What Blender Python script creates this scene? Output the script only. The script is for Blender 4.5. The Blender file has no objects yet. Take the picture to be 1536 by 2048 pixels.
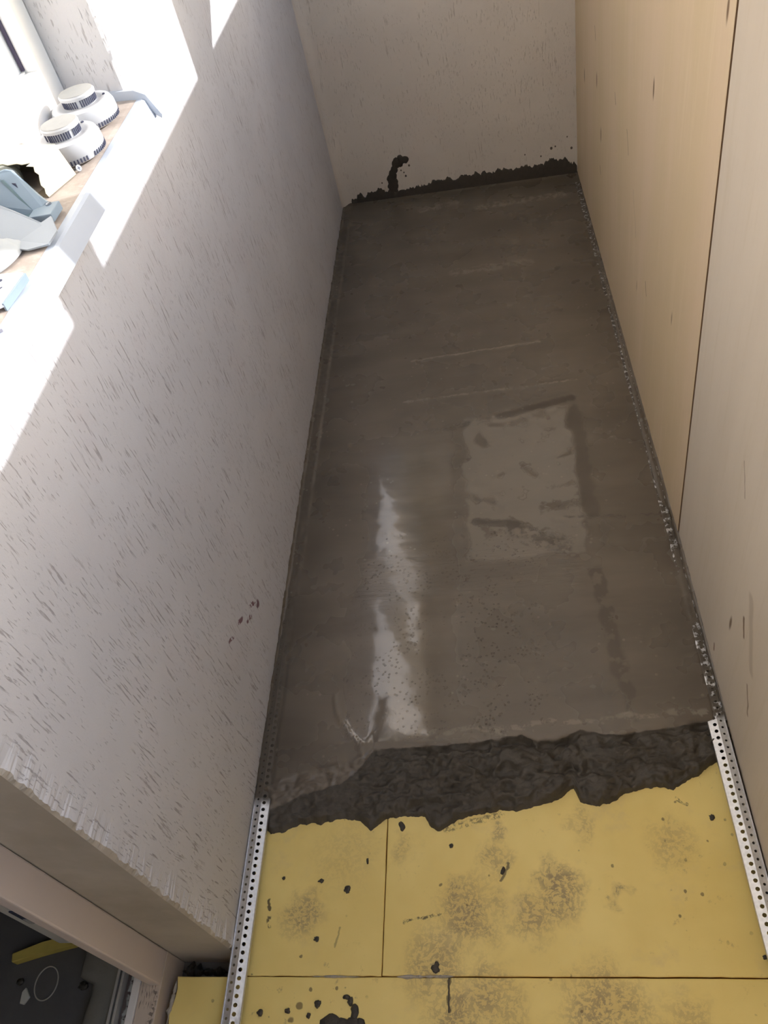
import bpy, bmesh, math, random
import numpy as np
from mathutils import Vector, Matrix

random.seed(4)
SC = bpy.context.scene
COL = SC.collection

# ------------------------------------------------------------------ camera
cam_d = bpy.data.cameras.new('camera')
cam = bpy.data.objects.new('camera', cam_d)
COL.objects.link(cam)
R = ((0.98061186, 0.09578774, 0.17095349),
     (0.04186513, 0.74984181, -0.66029128),
     (-0.19143588, 0.65464645, 0.7312936))
M = Matrix(R).to_4x4()
M.translation = Vector((0, 0, 1.55))
cam.matrix_world = M
cam_d.sensor_fit = 'VERTICAL'
cam_d.sensor_height = 24.0
cam_d.lens = 24.0 * 1592.96 / 2048
cam_d.clip_start = 0.02
cam_d.clip_end = 400
SC.camera = cam

# ------------------------------------------------------------------ world, sun, exposure
SUN_DIR = Vector((-1.0, -0.5, -0.35)).normalized()
w = bpy.data.worlds.new('world')
SC.world = w
w.use_nodes = True
wn = w.node_tree.nodes
wl = w.node_tree.links
bg = wn['Background']
sky = wn.new('ShaderNodeTexSky')
sky.sky_type = 'NISHITA'
sky.sun_disc = False
sky.sun_elevation = math.radians(17.4)
sky.sun_rotation = math.atan2(1.0, 0.5)
sky.air_density = 1.0
sky.dust_density = 1.6
wl.new(sky.outputs[0], bg.inputs[0])
bg.inputs[1].default_value = 0.74
sun_d = bpy.data.lights.new('sun', 'SUN')
sun_d.energy = 8.2
sun_d.angle = math.radians(0.55)
sun_d.color = (0.97, 0.97, 1.0)
sun = bpy.data.objects.new('sun', sun_d)
COL.objects.link(sun)
sun.location = (8, 4, 6)
sun.rotation_euler = SUN_DIR.to_track_quat('-Z', 'Y').to_euler()
SC.view_settings.view_transform = 'Standard'
SC.view_settings.look = 'None'
SC.view_settings.gamma = 1.0
SC.view_settings.use_curve_mapping = False
SC.view_settings.exposure = -0.24
SC.cycles.max_bounces = 7
SC.cycles.diffuse_bounces = 4
SC.cycles.caustics_reflective = False
SC.cycles.caustics_refractive = False
SC.cycles.glossy_bounces = 3
SC.cycles.adaptive_threshold = 0.03
SC.cycles.use_light_tree = False
SC.cycles.sample_clamp_indirect = 6.0
SC.cycles.use_denoising = True


# ------------------------------------------------------------------ helpers
def tag(o, label=None, cat=None, group=None, kind=None):
    if label: o['label'] = label
    if cat: o['category'] = cat
    if group: o['group'] = group
    if kind: o['kind'] = kind
    return o


def empty(name, loc=(0, 0, 0), parent=None):
    o = bpy.data.objects.new(name, None)
    o.empty_display_size = 0.05
    COL.objects.link(o)
    o.location = loc
    o.parent = parent
    return o


def mesh(name, verts, faces, mat, parent=None, smooth=False):
    me = bpy.data.meshes.new(name)
    me.from_pydata([tuple(v) for v in verts], [], faces)
    me.validate()
    if mat: me.materials.append(mat)
    if smooth:
        for p in me.polygons: p.use_smooth = True
    o = bpy.data.objects.new(name, me)
    COL.objects.link(o)
    if parent: o.parent = parent
    return o


def obj(name, bm, mat, parent=None, smooth=False):
    bmesh.ops.recalc_face_normals(bm, faces=bm.faces[:])
    me = bpy.data.meshes.new(name)
    bm.to_mesh(me)
    bm.free()
    if mat: me.materials.append(mat)
    if smooth:
        for p in me.polygons: p.use_smooth = True
    o = bpy.data.objects.new(name, me)
    COL.objects.link(o)
    if parent: o.parent = parent
    return o


def add_box(bm, x0, x1, y0, y1, z0, z1, bev=0.0, mat=None):
    r = bmesh.ops.create_cube(bm, size=1.0)
    vs = r['verts']
    for v in vs:
        v.co = Vector((x0 + (v.co.x + .5) * (x1 - x0), y0 + (v.co.y + .5) * (y1 - y0), z0 + (v.co.z + .5) * (z1 - z0)))
    if bev > 0:
        es = list({e for v in vs for e in v.link_edges})
        r2 = bmesh.ops.bevel(bm, geom=es, offset=bev, segments=2, affect='EDGES', profile=0.6)
        vs = list({v for f in r2['faces'] for v in f.verts} | {v for v in vs if v.is_valid})
    if mat is not None:
        bmesh.ops.transform(bm, matrix=mat, verts=vs)
    return vs


def box(name, b, mat, parent=None, bev=0.0, mtx=None):
    bm = bmesh.new()
    add_box(bm, *b, bev=bev, mat=mtx)
    return obj(name, bm, mat, parent)


def lathe(name, prof, mat, parent=None, seg=48, loc=(0, 0, 0), smooth=True):
    vs, fs = [], []
    for r, z in prof:
        for k in range(seg):
            a = 2 * math.pi * k / seg
            vs.append((loc[0] + r * math.cos(a), loc[1] + r * math.sin(a), loc[2] + z))
    n = len(prof)
    for i in range(n - 1):
        for k in range(seg):
            k2 = (k + 1) % seg
            fs.append((i * seg + k, i * seg + k2, (i + 1) * seg + k2, (i + 1) * seg + k))
    fs.append(tuple(range(seg))[::-1])
    fs.append(tuple((n - 1) * seg + k for k in range(seg)))
    o = mesh(name, vs, fs, mat, parent, smooth)
    if smooth:
        o.modifiers.new('es', 'EDGE_SPLIT').split_angle = math.radians(35)
    return o


def prism(name, pts, off, mat, parent=None, bev=0.0):
    """polygon of 3D points extruded by the vector off"""
    n = len(pts)
    off = Vector(off)
    vs = [Vector(p) for p in pts] + [Vector(p) + off for p in pts]
    fs = [tuple(range(n)), tuple(range(2 * n - 1, n - 1, -1))]
    for i in range(n):
        j = (i + 1) % n
        fs.append((i, j, n + j, n + i))
    bm = bmesh.new()
    bv = [bm.verts.new(v) for v in vs]
    for f in fs: bm.faces.new([bv[i] for i in f])
    if bev:
        bmesh.ops.bevel(bm, geom=bm.edges[:], offset=bev, segments=1, affect='EDGES')
    return obj(name, bm, mat, parent)


def tube(name, pts, r, mat, parent=None, closed=False, seg=8):
    cu = bpy.data.curves.new(name, 'CURVE')
    cu.dimensions = '3D'
    cu.bevel_depth = r
    cu.bevel_resolution = 2
    sp = cu.splines.new('POLY')
    sp.points.add(len(pts) - 1)
    for p, q in zip(sp.points, pts): p.co = (*q, 1)
    sp.use_cyclic_u = closed
    tmp = bpy.data.objects.new(name, cu)
    COL.objects.link(tmp)
    me = bpy.data.meshes.new_from_object(tmp)
    bpy.data.objects.remove(tmp)
    bpy.data.curves.remove(cu)
    me.materials.clear()
    me.materials.append(mat)
    for p in me.polygons: p.use_smooth = True
    o = bpy.data.objects.new(name, me)
    COL.objects.link(o)
    if parent: o.parent = parent
    return o


# ---- numpy value noise (2D)
_rng = np.random.RandomState(7)
_T = _rng.rand(256, 256)


def vnoise(x, y):
    x = np.asarray(x, float); y = np.asarray(y, float)
    xi = np.floor(x).astype(int); yi = np.floor(y).astype(int)
    fx = x - xi; fy = y - yi
    fx = fx * fx * fx * (fx * (fx * 6 - 15) + 10); fy = fy * fy * fy * (fy * (fy * 6 - 15) + 10)
    a = _T[xi % 256, yi % 256]; b = _T[(xi + 1) % 256, yi % 256]
    c = _T[xi % 256, (yi + 1) % 256]; d = _T[(xi + 1) % 256, (yi + 1) % 256]
    return (a + (b - a) * fx) * (1 - fy) + (c + (d - c) * fx) * fy


def fbm(x, y, o=4):
    s = 0; a = .5; t = 0
    for k in range(o):
        s = s + a * vnoise(x * 2 ** k + 17 * k, y * 2 ** k + 31 * k); t += a; a *= .5
    return s / t * 2 - 1


# ---- node helpers
class NT:
    def __init__(s, name):
        s.m = bpy.data.materials.new(name)
        s.m.use_nodes = True
        s.t = s.m.node_tree
        s.b = s.t.nodes['Principled BSDF']
        s.co = s.t.nodes.new('ShaderNodeTexCoord').outputs['Object']

    def n(s, typ, **k):
        nd = s.t.nodes.new(typ)
        for a, v in k.items(): setattr(nd, a, v)
        return nd

    def put(s, sock, v):
        if isinstance(v, (int, float)): sock.default_value = v
        elif isinstance(v, (tuple, list)):
            sock.default_value = (*v, 1) if len(v) == 3 and sock.type == 'RGBA' else v
        else: s.t.links.new(v, sock)

    def math(s, op, a, b=0.0, c=0.0, clamp=False):
        nd = s.n('ShaderNodeMath', operation=op)
        nd.use_clamp = clamp
        s.put(nd.inputs[0], a); s.put(nd.inputs[1], b); s.put(nd.inputs[2], c)
        return nd.outputs[0]

    def map(s, scale=(1, 1, 1), rot=(0, 0, 0), loc=(0, 0, 0), src=None):
        nd = s.n('ShaderNodeMapping')
        s.put(nd.inputs[0], src or s.co)
        nd.inputs['Scale'].default_value = scale
        nd.inputs['Rotation'].default_value = rot
        nd.inputs['Location'].default_value = loc
        return nd.outputs[0]

    def noise(s, scale, detail=3, rough=.5, vec=None, dist=0.0):
        nd = s.n('ShaderNodeTexNoise')
        s.put(nd.inputs['Vector'], vec or s.co)
        nd.inputs['Scale'].default_value = scale
        nd.inputs['Detail'].default_value = detail
        nd.inputs['Roughness'].default_value = rough
        nd.inputs['Distortion'].default_value = dist
        return nd.outputs[0]

    def voro(s, scale, vec=None, feat='F1', rnd=1.0):
        nd = s.n('ShaderNodeTexVoronoi', feature=feat)
        s.put(nd.inputs['Vector'], vec or s.co)
        nd.inputs['Scale'].default_value = scale
        nd.inputs['Randomness'].default_value = rnd
        return nd

    def step(s, v, a, b, lo=0.0, hi=1.0):
        nd = s.n('ShaderNodeMapRange', interpolation_type='SMOOTHSTEP')
        s.put(nd.inputs[0], v)
        nd.inputs[1].default_value = a; nd.inputs[2].default_value = b
        nd.inputs[3].default_value = lo; nd.inputs[4].default_value = hi
        return nd.outputs[0]

    def mix(s, f, a, b):
        nd = s.n('ShaderNodeMix', data_type='RGBA')
        s.put(nd.inputs[0], f); s.put(nd.inputs[6], a); s.put(nd.inputs[7], b)
        return nd.outputs[2]

    def warp(s, amt, scale, src=None):
        """object coordinates shifted by a noise, for ragged outlines"""
        nz = s.n('ShaderNodeTexNoise')
        s.put(nz.inputs['Vector'], src or s.co)
        nz.inputs['Scale'].default_value = scale
        nz.inputs['Detail'].default_value = 2
        a = s.n('ShaderNodeVectorMath', operation='SUBTRACT')
        s.put(a.inputs[0], nz.outputs['Color']); a.inputs[1].default_value = (.5, .5, .5)
        b = s.n('ShaderNodeVectorMath', operation='SCALE')
        s.put(b.inputs[0], a.outputs[0]); b.inputs['Scale'].default_value = amt
        c = s.n('ShaderNodeVectorMath', operation='ADD')
        s.put(c.inputs[0], src or s.co); s.put(c.inputs[1], b.outputs[0])
        return c.outputs[0]

    def xyz(s, v):
        nd = s.n('ShaderNodeSeparateXYZ')
        s.put(nd.inputs[0], v)
        return nd.outputs

    def seg(s, u, v, p0, p1, wd, soft=.4):
        """mask: 1 within wd of the segment p0-p1 in the (u,v) plane"""
        dx, dy = p1[0] - p0[0], p1[1] - p0[1]
        L2 = dx * dx + dy * dy + 1e-9
        a = s.math('SUBTRACT', u, p0[0]); b = s.math('SUBTRACT', v, p0[1])
        t = s.math('ADD', s.math('MULTIPLY', a, dx / L2), s.math('MULTIPLY', b, dy / L2), clamp=True)
        ex = s.math('SUBTRACT', a, s.math('MULTIPLY', t, dx)); ey = s.math('SUBTRACT', b, s.math('MULTIPLY', t, dy))
        d = s.math('SQRT', s.math('ADD', s.math('MULTIPLY', ex, ex), s.math('MULTIPLY', ey, ey)))
        return s.step(d, wd * (1 - soft), wd * (1 + soft), 1.0, 0.0)

    def rect(s, u, v, u0, u1, v0, v1, sf):
        m = s.math('MULTIPLY', s.step(u, u0 - sf, u0 + sf), s.step(u, u1 - sf, u1 + sf, 1, 0))
        m = s.math('MULTIPLY', m, s.step(v, v0 - sf, v0 + sf))
        return s.math('MULTIPLY', m, s.step(v, v1 - sf, v1 + sf, 1, 0))

    def mx(s, *a):
        r = a[0]
        for b in a[1:]: r = s.math('MAXIMUM', r, b)
        return r

    def mul(s, *a):
        r = a[0]
        for b in a[1:]: r = s.math('MULTIPLY', r, b)
        return r

    def bump(s, h, strength, dist):
        nd = s.n('ShaderNodeBump')
        nd.inputs['Strength'].default_value = strength
        nd.inputs['Distance'].default_value = dist
        s.put(nd.inputs['Height'], h)
        s.t.links.new(nd.outputs[0], s.b.inputs['Normal'])

    def set(s, col=None, rough=None, metal=None, spec=None, **k):
        if col is not None: s.put(s.b.inputs['Base Color'], col)
        if rough is not None: s.put(s.b.inputs['Roughness'], rough)
        if metal is not None: s.put(s.b.inputs['Metallic'], metal)
        if spec is not None: s.put(s.b.inputs['Specular IOR Level'], spec)
        for a, v in k.items(): s.put(s.b.inputs[a.replace('_', ' ')], v)
        return s.m


def simple(name, col, rough=.5, metal=0.0, var=.06, scale=20, bump=0.0, spec=.5):
    t = NT(name)
    nz = t.noise(scale, 4)
    c = t.mix(nz, tuple(max(0, x * (1 - var)) for x in col), tuple(x * (1 + var) for x in col))
    if bump: t.bump(t.noise(scale * 6, 3), bump, .002)
    return t.set(c, rough, metal, spec)


# ------------------------------------------------------------------ materials
def plaster(name, axis, col, dirt, dense, groove_col):
    """bark-beetle render: short vertical grooves; axis = which object axis runs along the wall"""
    t = NT(name)
    sc = (1.0, 1.0, 1.0)
    wv = t.warp(.012, 9)
    s1 = tuple(a * b for a, b in zip(sc, (200, 200, 17)))
    s2 = tuple(a * b for a, b in zip(sc, (330, 330, 60)))
    rot = (math.radians(4), 0, 0) if axis == 'y' else (0, math.radians(3), 0)
    g1 = t.noise(1.0, 3, .6, t.map(s1, rot, src=wv))
    g2 = t.noise(1.0, 2, .5, t.map(s2, rot, (4, 7, 3), src=wv))
    clump = t.noise(11, 3, .6)
    gr1 = t.mul(t.step(g1, .590, .668), t.step(clump, .46 - dense, .58 - dense))
    gr2 = t.mul(t.step(g2, .62, .70), t.step(t.noise(17, 2), .40, .56), .75)
    gr = t.mx(gr1, gr2)
    big = t.noise(2.3, 4, .6)
    c = t.mix(t.step(big, .35, .7), tuple(x * .95 for x in col), tuple(min(1, x * 1.04) for x in col))
    c = t.mix(t.mul(t.step(t.noise(5, 4, .7), .5, .75), .35), c, (col[0], col[1] * .93, col[2] * .93))
    o = t.xyz(t.warp(.03, 14))
    if dirt:
        for (u, v, r) in dirt:
            # paint splashes a few centimetres long
            m = t.mul(t.seg(o[1], o[2], (u, v), (u - .02, v + .012), r, .3), t.step(t.noise(70, 2), .42, .5))
            c = t.mix(t.mul(m, .85), c, (.16, .055, .07))
    c = t.mix(t.mul(gr, .66), c, groove_col)
    grain = t.noise(420, 1, .6)
    lump = t.noise(60, 2, .5)
    h = t.math('SUBTRACT', t.math('ADD', t.math('MULTIPLY', grain, .28), t.math('MULTIPLY', lump, .5)), t.math('MULTIPLY', gr, 1.3))
    t.bump(h, .55, .0022)
    return t.set(c, .88, spec=.15)


m_plaster = plaster('bark_plaster', 'y', (.595, .585, .595), [(1.02, .16, .010), (.965, .18, .006), (.93, .23, .006), (.87, .25, .004), (1.0, .185, .005)], .04, (.28, .25, .25))
m_plaster_back = plaster('bark_plaster_end', 'x', (.70, .645, .58), [], -.05, (.50, .44, .385))


def reveal_mat():
    t = NT('reveal_render')
    nz = t.noise(6, 4, .6)
    c = t.mix(t.step(nz, .3, .7), (.40, .36, .30), (.50, .46, .40))
    c = t.mix(t.mul(t.step(t.noise(14, 4, .7), .55, .75), .5), c, (.52, .46, .38))
    t.bump(t.noise(60, 5, .6), .35, .002)
    return t.set(c, .9, spec=.1)


m_reveal = reveal_mat()


def plywood(name, ca, cb, cc, knots, seed):
    t = NT(name)
    v = t.map((1, 2.6, .55), loc=(seed, seed * 3, 0), src=t.warp(.12, 2.2))
    n1 = t.noise(2.2, 4, .55, v)
    n2 = t.noise(16, 4, .6, t.map((1, 3, .22), loc=(0, seed, seed)))
    n3 = t.noise(60, 3, .6, t.map((1, 6, .5)))
    c = t.mix(t.step(n1, .3, .7), ca, cb)
    c = t.mix(t.mul(t.step(n2, .5, .8), .55), c, cc)
    c = t.mix(t.mul(t.step(n3, .55, .85), .20), c, tuple(x * .72 for x in ca))
    # sparse short dark pin knots, elongated along the sheet
    vv = t.map((1, 11, 3.4), loc=(0, seed * 1.7, seed))
    o = t.xyz(vv)
    cmb = t.n('ShaderNodeCombineXYZ')
    t.put(cmb.inputs[0], 0.0); t.put(cmb.inputs[1], o[1]); t.put(cmb.inputs[2], o[2])
    vo = t.voro(1.0, cmb.outputs[0])
    k = t.step(vo.outputs['Distance'], .045, .10, 1, 0)
    sepc = t.n('ShaderNodeSeparateColor'); t.put(sepc.inputs[0], vo.outputs['Color'])
    k = t.mul(k, t.step(sepc.outputs[0], .30, .38), .9)
    w_ = t.xyz(t.warp(.02, 20))
    for (y, z, ln, r, dk) in knots:
        k = t.mx(k, t.mul(t.seg(w_[1], w_[2], (y, z), (y - ln * .55, z - ln), r, .6), dk))
    c = t.mix(k, c, (.17, .10, .055))
    t.bump(t.math('ADD', n3, t.math('MULTIPLY', k, -1.0)), .12, .001)
    return t.set(c, .62, spec=.25)


m_ply_far = plywood('birch_plywood_far', (.67, .535, .345), (.71, .56, .395), (.75, .61, .43),
                    [(2.62, .66, .03, .0022, .9), (2.25, .62, .025, .002, .9), (2.06, .60, .05, .002, .8), (1.95, .50, .10, .0015, .4), (2.5, .30, .02, .0025, .9), (1.75, .36, .03, .002, .9)], 2.0)
m_ply_near = plywood('birch_plywood_near', (.635, .555, .455), (.675, .595, .495), (.59, .505, .385),
                     [(1.03, 1.00, .09, .004, .45), (.96, .93, .10, .005, .35), (.79, .37, .12, .010, .28), (.80, .30, .03, .004, .9), (.74, .55, .10, .004, .4), (.72, .20, .05, .003, .7), (.93, .55, .05, .002, .5), (.9, .05, .012, .003, 1.0)], 5.0)
m_ply_edge = simple('plywood_edge', (.22, .13, .07), .8)


def screed_mat():
    t = NT('wet_cement_screed')
    o = t.xyz(t.co)
    ow = t.xyz(t.warp(.05, 16))
    of = t.xyz(t.warp(.018, 55))
    os_ = t.xyz(t.warp(.16, 3.5))
    # trowelled tone: broad strokes across
    st = t.noise(3.0, 4, .55, t.map((.7, 2.6, 1), (0, 0, math.radians(-7)), src=t.warp(.15, 2)))
    c = t.mix(t.step(st, .3, .72), (.135, .113, .088), (.190, .160, .126))
    fine = t.noise(34, 4, .6, t.map((.5, 2.4, 1), (0, 0, math.radians(-8))))
    c = t.mix(t.mul(t.step(fine, .42, .75), .22), c, (.19, .155, .12))
    # darker towards the far end
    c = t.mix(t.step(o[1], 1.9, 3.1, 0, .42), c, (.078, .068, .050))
    # darker margins along both long sides
    edge = t.mx(t.step(os_[0], -.60, -.42, 1, 0), t.mul(t.step(os_[0], .16, .38), .75))
    c = t.mix(t.mul(edge, .50), c, (.066, .054, .042))
    # paler, smoother sheet with a ragged outline
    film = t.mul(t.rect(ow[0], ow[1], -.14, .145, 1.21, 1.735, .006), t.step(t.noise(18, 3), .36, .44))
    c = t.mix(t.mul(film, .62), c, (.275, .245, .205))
    # bands of pale slurry left by the float, dark lines of bare mortar
    br = t.step(t.noise(40, 4, .7), .44, .56)
    dk = t.mx(t.mul(t.seg(of[0], of[1], (-.225, 1.686), (-.023, 1.728), .010), br),
              t.seg(of[0], of[1], (-.03, 1.725), (.165, 1.768), .014),
              t.seg(of[0], of[1], (-.12, 1.335), (-.02, 1.315), .012),
              t.mul(t.seg(ow[0], ow[1], (-.02, 1.30), (.09, 1.235), .025), br),
              t.mul(t.seg(ow[0], ow[1], (.17, 1.72), (.165, 1.33), .018), .7),
              t.mul(t.seg(ow[0], ow[1], (.155, 1.15), (.18, .78), .013), t.step(t.noise(24, 3), .42, .5), .8),
              t.mul(t.seg(of[0], of[1], (.10, 1.325), (.34, 1.304), .003), br))
    c = t.mix(t.mul(dk, .75), c, (.082, .066, .050))
    pl = t.mx(t.seg(of[0], of[1], (-.30, 2.03), (.10, 2.045), .003),
              t.mul(t.seg(of[0], of[1], (-.32, 1.835), (.19, 1.845), .004), br),
              t.mul(t.seg(ow[0], ow[1], (-.15, 2.50), (.10, 2.50), .022), br, .8),
              t.mul(t.seg(ow[0], ow[1], (-.05, 2.93), (.26, 2.93), .02), br),
              t.mul(t.seg(ow[0], ow[1], (-.28, 2.98), (-.14, 2.99), .018), br, .9),
              t.mul(t.seg(ow[0], ow[1], (-.24, .762), (.33, .785), .006), br, .7))
    c = t.mix(t.mul(pl, .65), c, (.33, .29, .23))
    vo = t.voro(46)
    sp = t.mul(t.step(vo.outputs['Distance'], .10, .20, 1, 0), t.step(t.noise(9, 3), .52, .62))
    c = t.mix(t.mul(sp, .32), c, (.38, .34, .28))
    # rough torn front
    at = t.n('ShaderNodeAttribute'); at.attribute_name = 'torn'
    front = t.step(t.math('ADD', at.outputs['Fac'], t.math('MULTIPLY', t.math('SUBTRACT', t.noise(60, 3), .5), .5)), .35, .65)
    c = t.mix(front, c, t.mix(t.noise(45, 5, .7), (.026, .022, .016), (.094, .079, .061)))
    # puddle of bleed water
    px = t.step(os_[0], -.42, -.405)
    puddle = t.mul(px, t.step(ow[0], -.20, -.17, 1, 0), t.step(of[1], .748, .752), t.step(ow[1], 1.58, 1.72, 1, 0))
    soft = t.step(t.noise(7, 3, .6), .35, .6)
    rough = t.math('SUBTRACT', .34, t.mul(soft, .08))
    rough = t.math('SUBTRACT', rough, t.mul(puddle, .245))
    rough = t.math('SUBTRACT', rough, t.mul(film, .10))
    rough = t.math('ADD', rough, t.mul(dk, .12), clamp=True)
    rough = t.math('ADD', rough, t.mul(front, .30), clamp=True)
    # bubbles, grit and float ripples
    bub = t.voro(105)
    bz = t.mul(t.mx(t.rect(ow[0], ow[1], -.42, .02, .76, 1.30, .03), .0), t.step(t.noise(13, 2, .6), .44, .56))
    ring = t.mul(t.step(bub.outputs['Distance'], .22, .30, 1, 0), bz)
    hole = t.mul(t.step(bub.outputs['Distance'], .12, .2, 1, 0), bz)
    rip = t.mul(t.rect(ow[0], ow[1], -.42, .12, 1.10, 1.26, .03), t.noise(60, 4, .6, t.map((.25, 2.2, 1))))
    h = t.math('ADD', t.mul(ring, 1.3), t.mul(hole, -1.5))
    h = t.math('ADD', h, t.mul(rip, .9))
    h = t.math('ADD', h, t.mul(t.noise(150, 3, .6), t.math('ADD', .05, t.mul(front, .8))))
    h = t.math('ADD', h, t.mul(t.noise(24, 2), .16))
    t.bump(h, .55, .0022)
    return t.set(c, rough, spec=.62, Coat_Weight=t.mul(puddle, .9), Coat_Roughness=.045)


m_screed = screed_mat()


def xps_mat():
    t = NT('yellow_extruded_foam')
    o = t.xyz(t.warp(.075, 26))
    of = t.xyz(t.warp(.010, 80))
    c = t.mix(t.step(t.noise(3.4, 4, .6), .3, .7), (.84, .655, .225), (.92, .745, .29))
    c = t.mix(t.mul(t.step(t.noise(9, 5, .7), .52, .78), .45), c, (.66, .53, .28))
    c = t.mix(t.mul(t.step(t.noise(40, 5, .75), .6, .72), t.step(t.noise(6, 2), .48, .6), .5), c, (.28, .20, .13))
    # trodden smudges of cement
    sm = None
    for (x, y, r, k) in [(-.485, .415, .030, .55), (-.17, .415, .045, .62), (-.20, .45, .02, .6), (-.008, .46, .028, .7), (0.0, .435, .03, .65), (-.055, .405, .03, .55),
                         (-.232, .335, .045, .5), (-.195, .25, .035, .6), (-.145, .285, .035, .55), (-.105, .26, .03, .35), (.105, .447, .012, .6), (.21, .53, .03, .3), (.045, .262, .05, .6), (.09, .25, .04, .4),
                         (-.30, .53, .02, .3), (-.12, .51, .022, .4), (-.11, .56, .012, .5), (.05, .57, .02, .35), (-.41, .52, .05, .16), (.18, .25, .03, .3)]:
        q = t.mul(t.seg(o[0], o[1], (x, y), (x + .004, y + .01), r, .9), k)
        sm = q if sm is None else t.mx(sm, q)
    brk = t.step(t.noise(120, 5, .75, t.warp(.03, 25)), .46, .58)
    brk2 = t.math('ADD', .34, t.mul(brk, 1.1), clamp=True)
    c = t.mix(t.mul(sm, brk2), c, (.14, .10, .11))
    # scuffed curved scratches and dribbles
    sc_ = t.mx(t.mul(t.seg(of[0], of[1], (-.29, .405), (-.215, .42), .0022), brk),
               t.mul(t.seg(of[0], of[1], (-.555, .445), (-.548, .40), .003), t.step(t.noise(60), .45, .5)),
               t.mul(t.seg(of[0], of[1], (-.09, .505), (-.105, .475), .0022), .9),
               t.mul(t.seg(of[0], of[1], (-.205, .312), (-.207, .265), .0022), .9),
               t.mul(t.seg(of[0], of[1], (-.41, .395), (-.415, .365), .002), .5),
               t.mul(t.seg(of[0], of[1], (.235, .617), (.25, .606), .0035), brk),
               t.mul(t.seg(of[0], of[1], (-.21, .572), (-.10, .598), .006), brk, .8))
    c = t.mix(t.mul(sc_, .85), c, (.07, .05, .035))
    # spatter
    vo = t.voro(38, t.warp(.008, 60))
    dot = t.mul(t.step(vo.outputs['Distance'], .09, .14, 1, 0), t.step(t.noise(5.5, 2), .50, .58))
    vo2 = t.voro(24, t.warp(.008, 60))
    dot2 = t.mul(t.step(vo2.outputs['Distance'], .13, .18, 1, 0), t.rect(o[0], o[1], -.60, -.38, .10, .312, .01), t.step(t.noise(14), .42, .5))
    c = t.mix(t.mul(t.mx(dot, dot2), .75), c, (.13, .09, .05))
    t.bump(t.math('ADD', t.noise(8, 3), t.mul(t.noise(220, 2), .15)), .25, .003)
    return t.set(c, t.math('ADD', .38, t.mul(sm, .3)), spec=.35)


m_xps = xps_mat()
m_xps_cut = simple('foam_cut_edge', (.62, .33, .06), .8, var=.15)


def zinc_mat():
    t = NT('galvanised_steel')
    t.co = t.n('ShaderNodeNewGeometry').outputs['Position']
    o = t.xyz(t.co)
    ow = t.xyz(t.warp(.02, 60))
    mud = t.mx(t.mul(t.step(ow[1], .755, .775), t.step(t.noise(85, 3, .6), .36, .50)), t.mul(t.step(ow[1], .615, .640), t.step(o[0], -.1, 0, 1, 0)))
    near = t.mul(t.step(ow[1], .20, .30, 1, 0), t.step(t.noise(60, 3), .56, .66), .4)
    mud = t.mx(mud, near)
    sp = t.voro(160)
    c = t.mix(sp.outputs['Distance'], (.62, .63, .66), (.80, .81, .84))
    c = t.mix(mud, c, (.095, .080, .062))
    t.bump(t.noise(260, 2), .08, .001)
    return t.set(c, t.math('ADD', .34, t.mul(mud, .3)), t.math('SUBTRACT', .85, t.mul(mud, .85)))


m_zinc = zinc_mat()
m_pvc = simple('white_pvc', (.80, .79, .77), .32, var=.03, scale=8)
m_pvc_old = simple('pale_pink_film_pvc', (.66, .575, .53), .5, var=.06, scale=9)
m_gasket = simple('dark_gasket', (.035, .025, .06), .5)
m_concrete = simple('dark_room_concrete', (.125, .122, .118), .85, var=.25, scale=14, bump=.3)
m_mortar_ledge = simple('grey_mortar', (.215, .21, .185), .9, var=.15, scale=20, bump=.5)
m_room_wall = simple('room_wall_paint', (.42, .41, .39), .9)
m_outer = simple('facade_white', (.62, .61, .6), .8)
m_darkmud = simple('wet_dark_mortar', (.050, .042, .032), .5, var=.35, scale=60, bump=.6)
m_glue = simple('grey_glue_bead', (.42, .385, .33), .9, var=.2, scale=70, bump=.6)


def film_mat():
    """torn protective film with remains of print on the threshold"""
    t = NT('torn_film_on_threshold')
    t.co = t.n('ShaderNodeNewGeometry').outputs['Position']
    o = t.xyz(t.co)
    v = t.map((700, 55, 1))
    c = t.mix(t.noise(20, 3), (.56, .47, .38), (.66, .57, .48))
    stripes = t.mul(t.step(t.noise(1.0, 1, .5, v), .56, .62), t.rect(o[0], o[1], -.772, -.738, .26, .33, .003))
    blot = t.mul(t.step(t.noise(90, 4, .7), .52, .58), t.rect(o[0], o[1], -.748, -.738, .23, .325, .004))
    c = t.mix(t.mul(t.mx(stripes, blot), .8), c, (.09, .07, .06))
    return t.set(c, .6)


m_film = film_mat()


def drip_mat():
    t = NT('channel_with_white_drips')
    t.co = t.n('ShaderNodeNewGeometry').outputs['Position']
    ow = t.xyz(t.warp(.012, 70))
    d = t.mul(t.rect(ow[0], ow[1], -.806, -.794, .19, .33, .002), t.step(t.noise(110, 2), .40, .46))
    c = t.mix(d, (.11, .09, .085), (.52, .56, .55))
    return t.set(c, .55)


m_drip = drip_mat()


def sill_mat():
    t = NT('dusty_brown_sill')
    c = t.mix(t.step(t.noise(14, 5, .7), .35, .7), (.36, .30, .26), (.48, .42, .37))
    c = t.mix(t.mul(t.step(t.noise(50, 4, .7), .5, .7), .5), c, (.56, .51, .46))
    return t.set(c, .6)


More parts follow.
